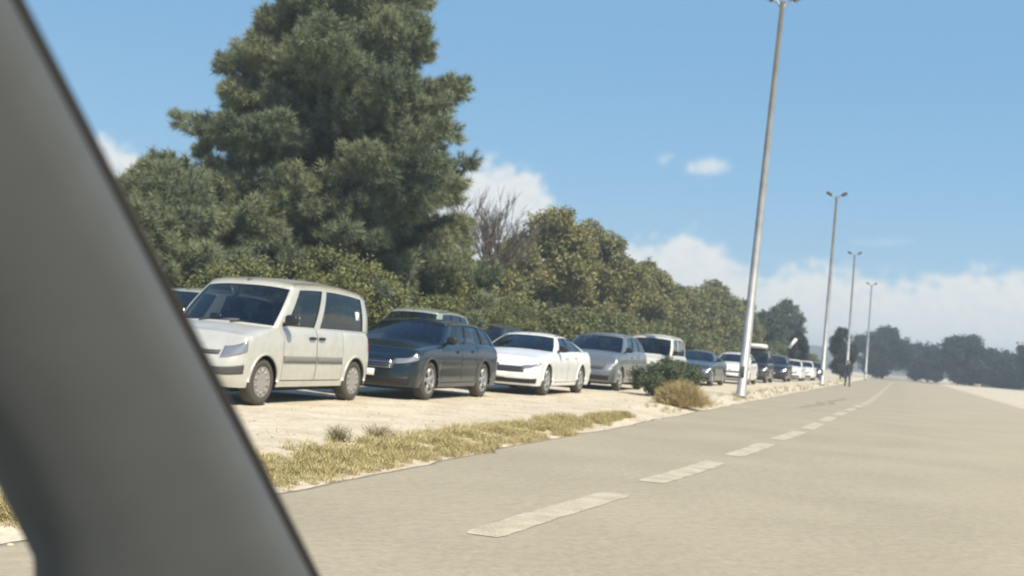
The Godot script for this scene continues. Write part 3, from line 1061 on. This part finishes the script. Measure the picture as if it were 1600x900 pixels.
# ---------------------------------------------------------------- a person as one skin
func person(where: Vector3, turn: float) -> void:
	# joints with radii and the colour of what covers them
	var skin := Color(0.36, 0.22, 0.15)
	var coat := Color(0.03, 0.033, 0.042)
	var jean := Color(0.035, 0.04, 0.055)
	var shoe := Color(0.02, 0.02, 0.02)
	var hair := Color(0.015, 0.012, 0.01)
	var bones := [
		[Vector3(0, 0.95, 0), 0.145, Vector3(0, 1.2, 0), 0.15, coat], [Vector3(0, 1.2, 0), 0.15, Vector3(0, 1.4, 0.0), 0.12, coat],
		[Vector3(-0.13, 1.4, 0), 0.075, Vector3(0.13, 1.4, 0), 0.075, coat], [Vector3(0, 1.42, 0), 0.055, Vector3(0, 1.53, 0.01), 0.052, skin],
		[Vector3(0, 1.58, 0.02), 0.082, Vector3(0, 1.66, 0.0), 0.09, skin], [Vector3(0, 1.68, -0.025), 0.095, Vector3(0, 1.63, -0.045), 0.085, hair],
		[Vector3(0, 1.6, 0.1), 0.013, Vector3(0, 1.575, 0.112), 0.016, skin],
		[Vector3(0.092, 1.62, 0), 0.02, Vector3(0.092, 1.59, 0), 0.016, skin], [Vector3(-0.092, 1.62, 0), 0.02, Vector3(-0.092, 1.59, 0), 0.016, skin],
		[Vector3(0.08, 0.93, 0), 0.1, Vector3(0.1, 0.52, 0.13), 0.068, jean], [Vector3(0.1, 0.52, 0.13), 0.066, Vector3(0.1, 0.1, 0.1), 0.045, jean], [Vector3(0.1, 0.06, 0.08), 0.045, Vector3(0.11, 0.04, 0.24), 0.036, shoe],
		[Vector3(-0.08, 0.93, 0), 0.1, Vector3(-0.1, 0.53, -0.03), 0.068, jean], [Vector3(-0.1, 0.53, -0.03), 0.066, Vector3(-0.1, 0.12, -0.2), 0.045, jean], [Vector3(-0.1, 0.07, -0.21), 0.045, Vector3(-0.11, 0.04, -0.06), 0.036, shoe]]
	for s in [1.0, -1.0]:
		var sw: float = -0.1 * s
		var el := Vector3(0.245 * s, 1.12, sw * 0.6)
		var wr := Vector3(0.25 * s, 0.88, sw + 0.1)
		bones.append([Vector3(0.185 * s, 1.39, 0), 0.062, el, 0.05, coat])
		bones.append([el, 0.048, wr, 0.036, coat])
		bones.append([wr, 0.03, wr + Vector3(0, -0.07, 0.015), 0.032, skin])
		for k in 4:
			var b: Vector3 = wr + Vector3(0, -0.08, -0.015 + k * 0.019)
			bones.append([b, 0.01, b + Vector3(-0.012 * s, -0.075 + absf(k - 1.6) * 0.012, 0.012), 0.008, skin])
		bones.append([wr + Vector3(0, -0.03, 0.035), 0.012, wr + Vector3(-0.01 * s, -0.08, 0.06), 0.009, skin])
	var cell := 0.017
	var field := {}
	for b in bones:
		var r: float = maxf(b[1], b[3]) + 0.05
		var lo: Vector3 = (b[0].min(b[2]) - Vector3.ONE * r) / cell
		var hi: Vector3 = (b[0].max(b[2]) + Vector3.ONE * r) / cell
		var ab: Vector3 = b[2] - b[0]
		var il := 1.0 / maxf(ab.length_squared(), 1e-6)
		for x in range(int(floor(lo.x)), int(hi.x) + 2):
			for y in range(int(floor(lo.y)), int(hi.y) + 2):
				for z in range(int(floor(lo.z)), int(hi.z) + 2):
					var pt := Vector3(x, y, z) * cell
					var h: float = clampf((pt - b[0]).dot(ab) * il, 0.0, 1.0)
					var d: float = (pt - b[0] - ab * h).length() - lerpf(b[1], b[3], h)
					var key := Vector3i(x, y, z)
					if field.has(key):
						var e: Array = field[key]
						var kk: float = 0.025 if maxf(b[1], b[3]) > 0.03 else 0.004
						var m := clampf(0.5 + 0.5 * (d - e[0]) / kk, 0.0, 1.0)
						if d < e[0]:
							e[1] = b[4]
						e[0] = lerpf(d, e[0], m) - kk * m * (1.0 - m)
					else:
						field[key] = [d, b[4]]
	var vert := {}
	var corner := [Vector3i(0, 0, 0), Vector3i(1, 0, 0), Vector3i(0, 1, 0), Vector3i(1, 1, 0), Vector3i(0, 0, 1), Vector3i(1, 0, 1), Vector3i(0, 1, 1), Vector3i(1, 1, 1)]
	var edges := [[0, 1], [2, 3], [4, 5], [6, 7], [0, 2], [1, 3], [4, 6], [5, 7], [0, 4], [1, 5], [2, 6], [3, 7]]
	for key in field:
		var v := []
		var ok := true
		var neg := 0
		for c in corner:
			var e = field.get(key + c)
			if e == null:
				ok = false
				break
			v.append(e[0])
			if e[0] < 0.0:
				neg += 1
		if not ok or neg == 0 or neg == 8:
			continue
		var sum := Vector3.ZERO
		var cnt := 0
		for e in edges:
			if (v[e[0]] < 0.0) != (v[e[1]] < 0.0):
				var t: float = v[e[0]] / (v[e[0]] - v[e[1]])
				sum += Vector3(corner[e[0]]).lerp(Vector3(corner[e[1]]), t)
				cnt += 1
		vert[key] = [(Vector3(key) + sum / cnt) * cell, field[key][1]]
	var st := begin()
	var ax := [[Vector3i(1, 0, 0), Vector3i(0, 1, 0), Vector3i(0, 0, 1)], [Vector3i(0, 1, 0), Vector3i(0, 0, 1), Vector3i(1, 0, 0)], [Vector3i(0, 0, 1), Vector3i(1, 0, 0), Vector3i(0, 1, 0)]]
	for key in field:
		for a in ax:
			var other = field.get(key + a[0])
			if other == null or (field[key][0] < 0.0) == (other[0] < 0.0):
				continue
			var qv := []
			for c in [key, key - a[1], key - a[1] - a[2], key - a[2]]:
				if vert.has(c):
					qv.append(vert[c])
			if qv.size() < 4:
				continue
			var order := [0, 1, 2, 0, 2, 3] if field[key][0] > 0.0 else [0, 2, 1, 0, 3, 2]
			for i in order:
				st.set_color(qv[i][1])
				st.add_vertex(qv[i][0])
	var m := StandardMaterial3D.new()
	m.vertex_color_use_as_albedo = true
	m.roughness = 0.85
	var o := MeshInstance3D.new()
	o.name = "person"
	o.mesh = done(st)
	o.material_override = m
	add_child(o)
	o.position = where
	o.rotation.y = turn
	tag(o, "person in dark clothes walking on the road edge among the far lamp posts", "person")

# ---------------------------------------------------------------- the scene
func _ready() -> void:
	# camera: held in a moving car, tilted a little
	var cam := Camera3D.new()
	cam.name = "camera"
	add_child(cam)
	cam.transform = Transform3D(Basis(Vector3(0.94492, 0.078372, -0.31778), Vector3(-0.059166, 0.995814, 0.069663), Vector3(0.321909, -0.047025, 0.945602)).orthonormalized(), Vector3(0, 1.2, 0))
	cam.fov = 28.07
	cam.near = 0.05
	cam.far = 3000.0
	# a hand-held phone that has focused a little short of the parked cars
	var optics := CameraAttributesPhysical.new()
	optics.frustum_focal_length = 48.0
	optics.frustum_focus_distance = 4.2
	optics.exposure_aperture = 5.6
	cam.attributes = optics
	cam.current = true
	# sky and sun
	var env := Environment.new()
	env.background_mode = Environment.BG_SKY
	env.sky = make_sky()
	env.background_energy_multiplier = 0.72
	env.tonemap_mode = Environment.TONE_MAPPER_LINEAR
	env.tonemap_exposure = 1.42
	env.sdfgi_enabled = true
	env.ssao_enabled = true
	env.ssil_enabled = true
	env.fog_enabled = true
	env.fog_density = 0.0015
	env.fog_light_color = Color(0.8, 0.86, 0.9)
	var we := WorldEnvironment.new()
	we.name = "environment"
	we.environment = env
	add_child(we)
	var sun := DirectionalLight3D.new()
	sun.name = "sun"
	sun.light_color = Color(1.0, 0.945, 0.84)
	sun.light_energy = 1.35
	sun.light_angular_distance = 0.5
	sun.shadow_enabled = true
	add_child(sun)
	sun.look_at_from_position(Vector3(0.62, 0.95, 0.42), Vector3.ZERO)

	make_materials()
	rng.seed = 4
	M.needle_mesh = needle_mesh()
	M.leaves = sprig_mesh(26, 0.26, 0.12, 0.32)
	M.small_leaves = sprig_mesh(30, 0.2, 0.075, 0.3)
	M.blades = blade_mesh(9, 0.2, 0.1, 0.005)
	M.tuft = blade_mesh(22, 0.17, 0.11, 0.0045)

	# ground: one sheet to the horizon
	var nz := noise(3, 0.5, 3)
	var xs := [-1800.0, -500.0, -150.0, -60.0, -40.0, -28.0, -20.0]
	for k in 46:
		xs.append(-15.0 + k * 0.25)
	xs.append_array([-3.0, 5.4, 5.9, 6.4, 10.0, 30.0, 120.0, 500.0, 1800.0])
	var zs := [60.0, 20.0, 5.0]
	for k in 180:
		zs.append(1.0 - k * 0.35)
	for z in [-70.0, -85.0, -110.0, -150.0, -220.0, -400.0, -900.0, -2400.0]:
		zs.append(z)
	var st := begin()
	var rows := []
	for z in zs:
		var row := PackedVector3Array()
		for x in xs:
			row.append(Vector3(x, ground_y(x, z, nz), z))
		rows.append(row)
	grid(st, rows, true)
	structure("ground", done(st), M.soil)

	st = begin()
	rows = []
	for k in 420:
		var z := 25.0 - k * 0.3 if k < 300 else -65.0 - pow((k - 299) / 120.0, 2.0) * 1800.0
		var e := edge_x(z, nz)
		rows.append(PackedVector3Array([Vector3(e, -0.03, z), Vector3(e, -0.003, z), Vector3(e + 0.08, 0.0, z), Vector3(0, 0.0, z), Vector3(5.5, 0.0, z), Vector3(5.55, -0.03, z)]))
	grid(st, rows, true)
	var road := structure("road", done(st), M.asphalt)
	var s := 6.75
	while s < 150.0:
		var dash := part("lane_dash", ribbon(s, s + 2.85, 0.13, 0.004, nz, lane_x), M.marking, road)
		s += 3.95
	rng.seed = 8
	for a in [[34.0, 41.0, -2.45, 0.14], [39.0, 48.0, -2.1, 0.12]]:  # long thin streaks, darker than the asphalt around them
		var px: float = a[2]
		part("dark_streak", ribbon(a[0], a[1], a[3], 0.004, nz, func(q: float) -> float: return px + 0.12 * sin(q * 0.7)), M.streak, road)

	# distant ridge beyond the end of the road
	st = begin()
	rows = []
	for k in 61:
		var f := k / 60.0
		var x := lerpf(-520.0, 620.0, f)
		var hh := 11.0 + 5.0 * nz.get_noise_2d(f * 14.0, 9.0) + 2.5 * nz.get_noise_2d(f * 60.0, 5.0)
		rows.append(PackedVector3Array([Vector3(x, -0.5, -560), Vector3(x, hh * 0.55, -590), Vector3(x, hh, -640), Vector3(x, hh * 0.8, -720), Vector3(x, -0.5, -820)]))
	grid(st, rows)
	structure("hill", done(st), M.hill)

	# the car the picture is taken from: its windscreen pillar stands at the left
	own_car()

	# --- parked cars, first row
	var beige := paint(Color(0.575, 0.57, 0.515), 0.2, 0.34)
	var petrol := paint(Color(0.013, 0.026, 0.036), 0.3, 0.25)
	var white := paint(Color(0.8, 0.81, 0.8), 0.0, 0.28)
	var grey := paint(Color(0.2, 0.215, 0.22), 0.4, 0.3)
	var cream := paint(Color(0.66, 0.665, 0.6), 0.0, 0.36)
	var slate := paint(Color(0.075, 0.09, 0.1), 0.4, 0.3)
	var black := paint(Color(0.02, 0.02, 0.022), 0.2, 0.3)
	var sage := paint(Color(0.4, 0.44, 0.38), 0.3, 0.32)
	var row1 := "cars parked in a line beside the road"
	var g := 0.1
	make_car(spec("van", beige, {extra = van_extra}), "beige silver passenger van with side rubbing strips and a paper on its dashboard", "van", row1, at_wheel(-8.05, 13.55, 0.79, 4.11, 1.72, g))
	make_car(spec("suv", petrol, {}), "dark blue green hatchback parked right behind the beige van", "car", row1, at_wheel(-7.62, 18.3, 0.87, 4.45, 1.82, g))
	make_car(spec("saloon", white, {}), "low white saloon with a black grille parked behind the dark blue green hatchback", "car", row1, at_wheel(-7.3, 24.2, 0.93, 4.72, 1.84, g))
	make_car(spec("mpv", grey, {}), "mid grey family car with a large windscreen behind the white saloon", "car", row1, at_wheel(-7.25, 31.0, 0.88, 4.32, 1.8, g))
	make_car(spec("van", cream, {}), "cream white van half hidden by the green bush", "van", row1, at_wheel(-7.3, 38.3, 0.79, 4.11, 1.72, g))
	make_car(spec("saloon", slate, {}), "dark slate saloon parked just before the nearest tall lamp post", "car", row1, at_wheel(-6.95, 45.6, 0.93, 4.72, 1.84, g))
	make_car(spec("hatch", white, {}), "small white hatchback showing just past the nearest lamp post", "car", row1, at_wheel(-6.55, 54.0, 0.8, 3.95, 1.72, g))
	make_car(spec("van", black, {extra = cargo_extra}), "black van carrying a white roof box", "van", row1, at_wheel(-6.65, 62.5, 0.79, 4.11, 1.72, g))
	make_car(spec("mpv", black, {}), "black family car between the roof box van and far white hatchbacks", "car", row1, at_wheel(-6.45, 71.5, 0.88, 4.32, 1.8, g))
	make_car(spec("hatch", white, {}), "white hatchback parked next behind the black family car", "car", row1, at_wheel(-6.3, 81.0, 0.8, 3.95, 1.72, g))
	make_car(spec("hatch", white, {}), "last white hatchback, between another white one and the dark grey hatchback", "car", row1, at_wheel(-6.1, 89.0, 0.8, 3.95, 1.72, g))
	make_car(spec("hatch", slate, {}), "dark grey hatchback at the far end of the line", "car", row1, at_wheel(-6.0, 97.0, 0.8, 3.95, 1.72, g))
	# second row, seen over and between the first
	var row2 := "cars parked in the second line by the trees"
	make_car(spec("mpv", sage, {h = 1.7}), "grey green family car standing behind the bonnet of the beige van", "car", row2, at_wheel(-12.3, 18.2, 0.88, 4.32, 1.8, g))
	make_car(spec("mpv", sage, {h = 1.8}), "pale grey green people carrier whose roof shows above the dark blue green hatchback", "car", row2, at_wheel(-10.75, 25.6, 0.88, 4.32, 1.8, g))
	make_car(spec("mpv", black, {}), "black car whose roof shows above the white saloon", "car", row2, at_wheel(-10.9, 31.0, 0.88, 4.32, 1.8, g))
	make_car(spec("suv", slate, {}), "dark slate estate whose roof shows behind the grey family car", "car", row2, at_wheel(-10.4, 39.0, 0.87, 4.45, 1.82, g))

	# --- lamp posts
	lamp_post(Vector3(-4.62, 0.1, -36.5), 12.5, 0.036, "tall steel twin lamp post leaning slightly, beside the dark slate saloon")
	lamp_post(Vector3(-4.55, 0.1, -75.0), 11.9, 0.014, "second twin lamp post along the road, past the roof box van")
	lamp_post(Vector3(-4.67, 0.1, -113.0), 11.9, 0.004, "third twin lamp post along the road")
	lamp_post(Vector3(-3.98, 0.1, -152.0), 11.9, 0.004, "fourth and farthest twin lamp post along the road")

	# --- trees
	pine(Vector3(-17.0, 0.1, -30.9), 13.6, 9.6, "huge dense dark green pine tree towering behind the beige van", 21)
	pine(Vector3(-18.5, 0.1, -25.4), 4.4, 5.6, "smaller rounded pine beside the foot of the huge pine", 22)
	var olive0 := Color(0.12, 0.14, 0.052)
	var olive1 := Color(0.27, 0.26, 0.098)
	var brown0 := Color(0.15, 0.155, 0.058)
	var brown1 := Color(0.295, 0.27, 0.108)
	var belt := "leafy trees behind the parked cars"
	var ti := 0
	for a in [[-16.4, 35.4, 5.5, 4.4, 0, "low olive tree tucked under the edge of the huge pine"], [-17.0, 41.5, 4.7, 3.6, 0, "low olive tree beside the huge pine, under the bare branches"], [-17.5, 48.5, 4.8, 4.2, 0, "low olive tree in front of the bare trees"], [-17.0, 56.0, 8.3, 5.2, 1, "tall brownish tree standing next to the bare trees"], [-17.0, 64.5, 8.8, 5.2, 1, "second tall brownish tree with a rounded top"],
			[-16.8, 74.5, 7.8, 5.2, 1, "russet tree on the falling slope of the tree line"], [-16.0, 84.0, 6.3, 5.6, 0, "yellow green tree lower than the russet tree"], [-16.0, 93.0, 6.6, 6.0, 0, "yellow green tree above the dark slate saloon"], [-16.0, 102.5, 7.9, 6.0, 0, "olive tree near the low end of the tree line"],
			[-15.2, 111.5, 7.1, 6.0, 0, "olive tree directly behind the nearest lamp post"], [-13.8, 122.0, 6.3, 5.0, 2, "small dark green tree beside the round dark green one"], [-13.5, 143.0, 8.8, 5.0, 2, "round dark green tree standing alone past the tree line"]]:
		var c0: Color = [olive0, brown0, Color(0.045, 0.066, 0.036)][a[4]]
		var c1: Color = [olive1, brown1, Color(0.09, 0.12, 0.06)][a[4]]
		broadleaf("leafy_tree", "tree", Vector3(a[0], 0.1, -a[1]), a[2], a[3], 0.1, c0, c1, a[5], belt, 100 + ti, 120, 26, M.leaves, 1.0 + a[1] * 0.004)
		ti += 1
	bare_tree(Vector3(-17.6, 0.1, -43.5), 6.6, "leafless tree standing nearest the huge pine", 61)
	bare_tree(Vector3(-17.4, 0.1, -47.3), 7.5, "tallest leafless tree against the white cloud", 62)
	bare_tree(Vector3(-17.8, 0.1, -49.5), 7.2, "leafless tree touching the tall brownish tree", 63)
	# undergrowth between the cars and the trees
	var sh := "shrubs under the tree line"
	ti = 0
	for a in [[-17.6, 17.0, 2.6, 3.4], [-17.0, 21.0, 2.4, 3.0], [-15.8, 25.0, 2.8, 3.4], [-14.4, 27.8, 3.3, 3.8], [-14.4, 32.0, 3.7, 4.2], [-14.2, 36.3, 3.2, 4.0], [-14.6, 41.0, 2.9, 4.0], [-14.2, 46.0, 2.5, 4.0], [-14.4, 51.5, 2.9, 4.4], [-14.0, 57.0, 3.1, 4.4],
			[-14.0, 63.5, 2.8, 4.6], [-13.8, 70.5, 3.0, 5.0], [-13.6, 78.0, 2.8, 5.2], [-13.4, 86.0, 2.6, 5.4], [-13.0, 95.0, 2.8, 5.6], [-12.6, 105.0, 2.6, 6.0], [-12.0, 116.0, 2.8, 6.0], [-11.2, 128.0, 2.6, 6.0]]:
		broadleaf("shrub", "shrub", Vector3(a[0], 0.1, -a[1]), a[2], a[3], 0.02, Color(0.1, 0.125, 0.05), Color(0.22, 0.225, 0.088), "leafy green shrub filling the gap between the parked cars and the trees", sh, 200 + ti, 90, 26, M.small_leaves if a[1] < 45.0 else M.leaves, 1.0)
		ti += 1
	# far end of the road
	ti = 0
	for a in [[-2.6, 196.0, 8.4, 9.5], [4.5, 205.0, 6.2, 10.0], [9.5, 186.0, 8.0, 9.0], [16.0, 194.0, 5.6, 11.0], [20.5, 180.0, 8.6, 9.0], [27.0, 190.0, 7.2, 12.0], [34.0, 176.0, 6.4, 11.0], [41.0, 184.0, 9.2, 12.0], [48.0, 168.0, 7.4, 11.0], [56.0, 176.0, 6.6, 12.0]]:
		broadleaf("leafy_tree", "tree", Vector3(a[0], 0.1, -a[1]), a[2], a[3], 0.04, Color(0.022, 0.036, 0.026), Color(0.045, 0.062, 0.042), "dark bushy tree closing the far end of the road", "dark trees at the far end of the road", 300 + ti, 110, 22, M.leaves, 1.9)
		ti += 1
	broadleaf("cypress_tree", "tree", Vector3(-7.9, 0.1, -97.0), 4.0, 1.3, 0.03, Color(0.02, 0.03, 0.022), Color(0.04, 0.052, 0.036), "slim dark cypress tree past the far white hatchbacks", "", 320, 60, 22, M.small_leaves, 1.3)
	broadleaf("cypress_tree", "tree", Vector3(-5.6, 0.1, -122.0), 5.4, 2.6, 0.03, Color(0.03, 0.038, 0.032), Color(0.055, 0.062, 0.048), "broader dark tree behind the third lamp post", "", 321, 70, 22, M.leaves, 1.2)
	sign_post()
	person(Vector3(-3.3, 0.0, -82.0), 0.35)

	# --- the verge
	rng.seed = 77
	var xf := []
	var cl := []
	for k in 5600:
		var zz := 4.0 + 16.5 * pow(rng.randf(), 0.85)
		var c := -4.62 + 0.12 * nz.get_noise_2d(zz * 1.3, 11.0)
		var half := 0.42 * (1.0 - smoothstep(15.0, 20.5, zz) * 0.7)
		var x := c + half * (rng.randf() + rng.randf() - 1.0) * 1.15
		if nz.get_noise_2d(x * 3.0, zz * 2.0) < -0.24:
			continue
		var b := Basis(Vector3.UP, rng.randf() * TAU).scaled(Vector3(1, rng.randf_range(0.2, 0.8), 1) * rng.randf_range(0.55, 1.25))
		xf.append(Transform3D(b, Vector3(x, ground_y(x, -zz, nz) - 0.01, -zz)))
		cl.append(Color(0.44, 0.36, 0.17).lerp(Color(0.58, 0.5, 0.27), rng.randf()).lerp(Color(0.24, 0.25, 0.09), clampf(rng.randf() * 1.6 - 1.0, 0.0, 1.0)))
	for k in 500:
		var zz := 22.0 + 90.0 * pow(rng.randf(), 1.3)
		var x := -4.65 + rng.randf_range(-0.35, 0.35)
		if nz.get_noise_2d(3.0, zz * 0.4) < 0.0:
			continue
		xf.append(Transform3D(Basis(Vector3.UP, rng.randf() * TAU).scaled(Vector3.ONE * rng.randf_range(0.6, 1.2)), Vector3(x, ground_y(x, -zz, nz) - 0.01, -zz)))
		cl.append(Color(0.4, 0.33, 0.17).lerp(Color(0.5, 0.43, 0.25), rng.randf()))
	var grass := multi("dry_grass", M.tuft, xf, cl, M.straw, self, true)
	tag(grass, "strip of dry yellow grass between the pale soil and the road", "grass")
	xf = []
	cl = []
	st = begin()
	sbox(st, Vector3.ZERO, Vector3(1, 0.6, 0.8), 0.8, Basis(), 7, 4)
	var pebble := done(st, false)
	for k in 5200:
		var zz := 4.0 + 40.0 * pow(rng.randf(), 1.6)
		var x := -4.1 - pow(rng.randf(), 1.3) * 5.0
		var sc := 0.01 + 0.03 * pow(rng.randf(), 5.0)
		xf.append(Transform3D(Basis(Vector3.UP, rng.randf() * TAU).scaled(Vector3.ONE * sc), Vector3(x, ground_y(x, -zz, nz) + sc * 0.15, -zz)))
		var v := rng.randf_range(0.75, 1.1)
		cl.append(Color(v, v, v))
	M.stone.vertex_color_use_as_albedo = true
	var gravel := multi("gravel", pebble, xf, cl, M.stone, self, true)
	tag(gravel, "loose pale gravel scattered over the soil beside the road", "gravel")
	dry_bush(Vector3(-4.62, 0.08, -26.0), 1.3, 0.62, "straw coloured dry bush at the road edge", 81, Color(0.36, 0.27, 0.12), Color(0.52, 0.42, 0.22))
	rng.seed = 83
	broadleaf("green_bush", "bush", Vector3(-5.75, 0.1, -30.0), 0.95, 1.7, 0.03, Color(0.075, 0.1, 0.05), Color(0.15, 0.18, 0.09), "low green bush just behind the straw coloured one", "", 83, 60, 30, M.small_leaves, 0.7)
	ti = 0
	for a in [[-5.12, 10.2, 0.2], [-5.05, 10.9, 0.16]]:
		dry_bush(Vector3(a[0], 0.1, -a[1]), a[2], a[2] * 0.35, "small flat weed on the soil beside the dry grass", 90 + ti, Color(0.12, 0.12, 0.05), Color(0.26, 0.22, 0.11), "weed", 34)
		get_node("weed" if ti == 0 else "weed_001").set_meta("group", "weeds beside the dry grass")
		ti += 1

func at_wheel(xw: float, s: float, fo: float, l: float, w: float, y: float) -> Vector3:
	# where a car stands whose road-side front wheel touches the ground at (xw, s)
	return Vector3(xw - (w * 0.5 - 0.06), y, -(s - fo + l * 0.5))

func sign_post() -> void:
	var o := thing("sign_post", "thin post with a small tilted white panel beside the cypress", "sign", Vector3(-7.75, 0.1, -93.0))
	var st := begin()
	tube(st, PackedVector3Array([Vector3(0, -0.2, 0), Vector3(0, 3.2, 0)]), PackedFloat32Array([0.04, 0.035]), 8)
	part("post", done(st), M.plastic, o)
	st = begin()
	box(st, Vector3(-0.3, 2.75, 0.05), Vector3(0.24, 0.95, 0.03), Basis(Vector3.BACK, -0.6))
	part("panel", done(st, false), M.paper, o)

func own_car() -> void:
	var o := thing("car", "dark grey windscreen pillar of the car the picture is taken from", "car", Vector3(-0.2, 0, 0.2))
	var off := -o.position
	# two points on the windscreen edge of the pillar
	var lo := Vector3(-0.4293, 1.2 - 0.1959, -0.8245)
	var hi := Vector3(-0.4791, 1.2 + 0.0481, -0.6389)
	var along := (hi - lo).normalized()
	var eye := Vector3(0, 1.2, 0)
	var view := ((lo + hi) * 0.5 - eye).normalized()
	var left := along.cross(view).normalized()
	if left.x > 0.0:
		left = -left
	var prof_pts := [[0.0, 0.075], [0.0, 0.03], [0.004, 0.014], [0.014, 0.004], [0.03, 0.0], [0.07, -0.006], [0.115, -0.003], [0.145, 0.012], [0.16, 0.035], [0.163, 0.075]]
	var st := begin()
	var rows := []
	for k in 13:
		var f := lerpf(-0.22, 0.62, k / 12.0)
		var row := PackedVector3Array()
		var c := lo + along * f
		var wide := 1.0 + 1.6 * pow(maxf(0.0, (0.16 - f) / 0.38), 1.4)
		for q in prof_pts:
			row.append(c + left * (q[0] * wide) + view * q[1] + off + Vector3(0, -0.03, 0.06) * pow(f, 2.0) * 0.3)
		row.append(row[0])
		rows.append(row)
	grid(st, rows)
	part("pillar", done(st), M.trim, o)
	st = begin()
	var pts := PackedVector3Array()
	var rad := PackedFloat32Array()
	for k in 13:
		var f := lerpf(-0.22, 0.62, k / 12.0)
		pts.append(lo + along * f - left * 0.001 + view * 0.055 + off + Vector3(0, -0.03, 0.06) * pow(f, 2.0) * 0.3)
		rad.append(0.0065)
	tube(st, pts, rad, 8)
	part("window_seal", done(st), M.rubber, o)
	# roof, door, sill and front wheel, all outside the picture
	st = begin()
	sbox(st, Vector3(0.25, 1.56, 0.75) + off, Vector3(1.35, 0.06, 2.0), 0.25)
	part("roof", done(st), M.trim, o)
	st = begin()
	sbox(st, Vector3(-0.62, 0.62, 0.1) + off, Vector3(0.12, 0.72, 1.35), 0.3)
	part("door", done(st), M.plastic, o)
	st = begin()
	sbox(st, Vector3(-0.6, 0.56, -0.85) + off, Vector3(0.16, 0.4, 0.8), 0.3)
	part("wing", done(st), M.plastic, o)
	var wm := wheel_meshes(0.31, 0)
	var wh := Node3D.new()
	wh.name = "wheel"
	o.add_child(wh, true)
	wh.position = Vector3(-0.56, 0.31, -1.05) + off
	wh.rotation.y = PI
	part("tyre", wm[0], M.dusty_rubber, wh)
	part("rim", wm[1], M.hubcap, wh)
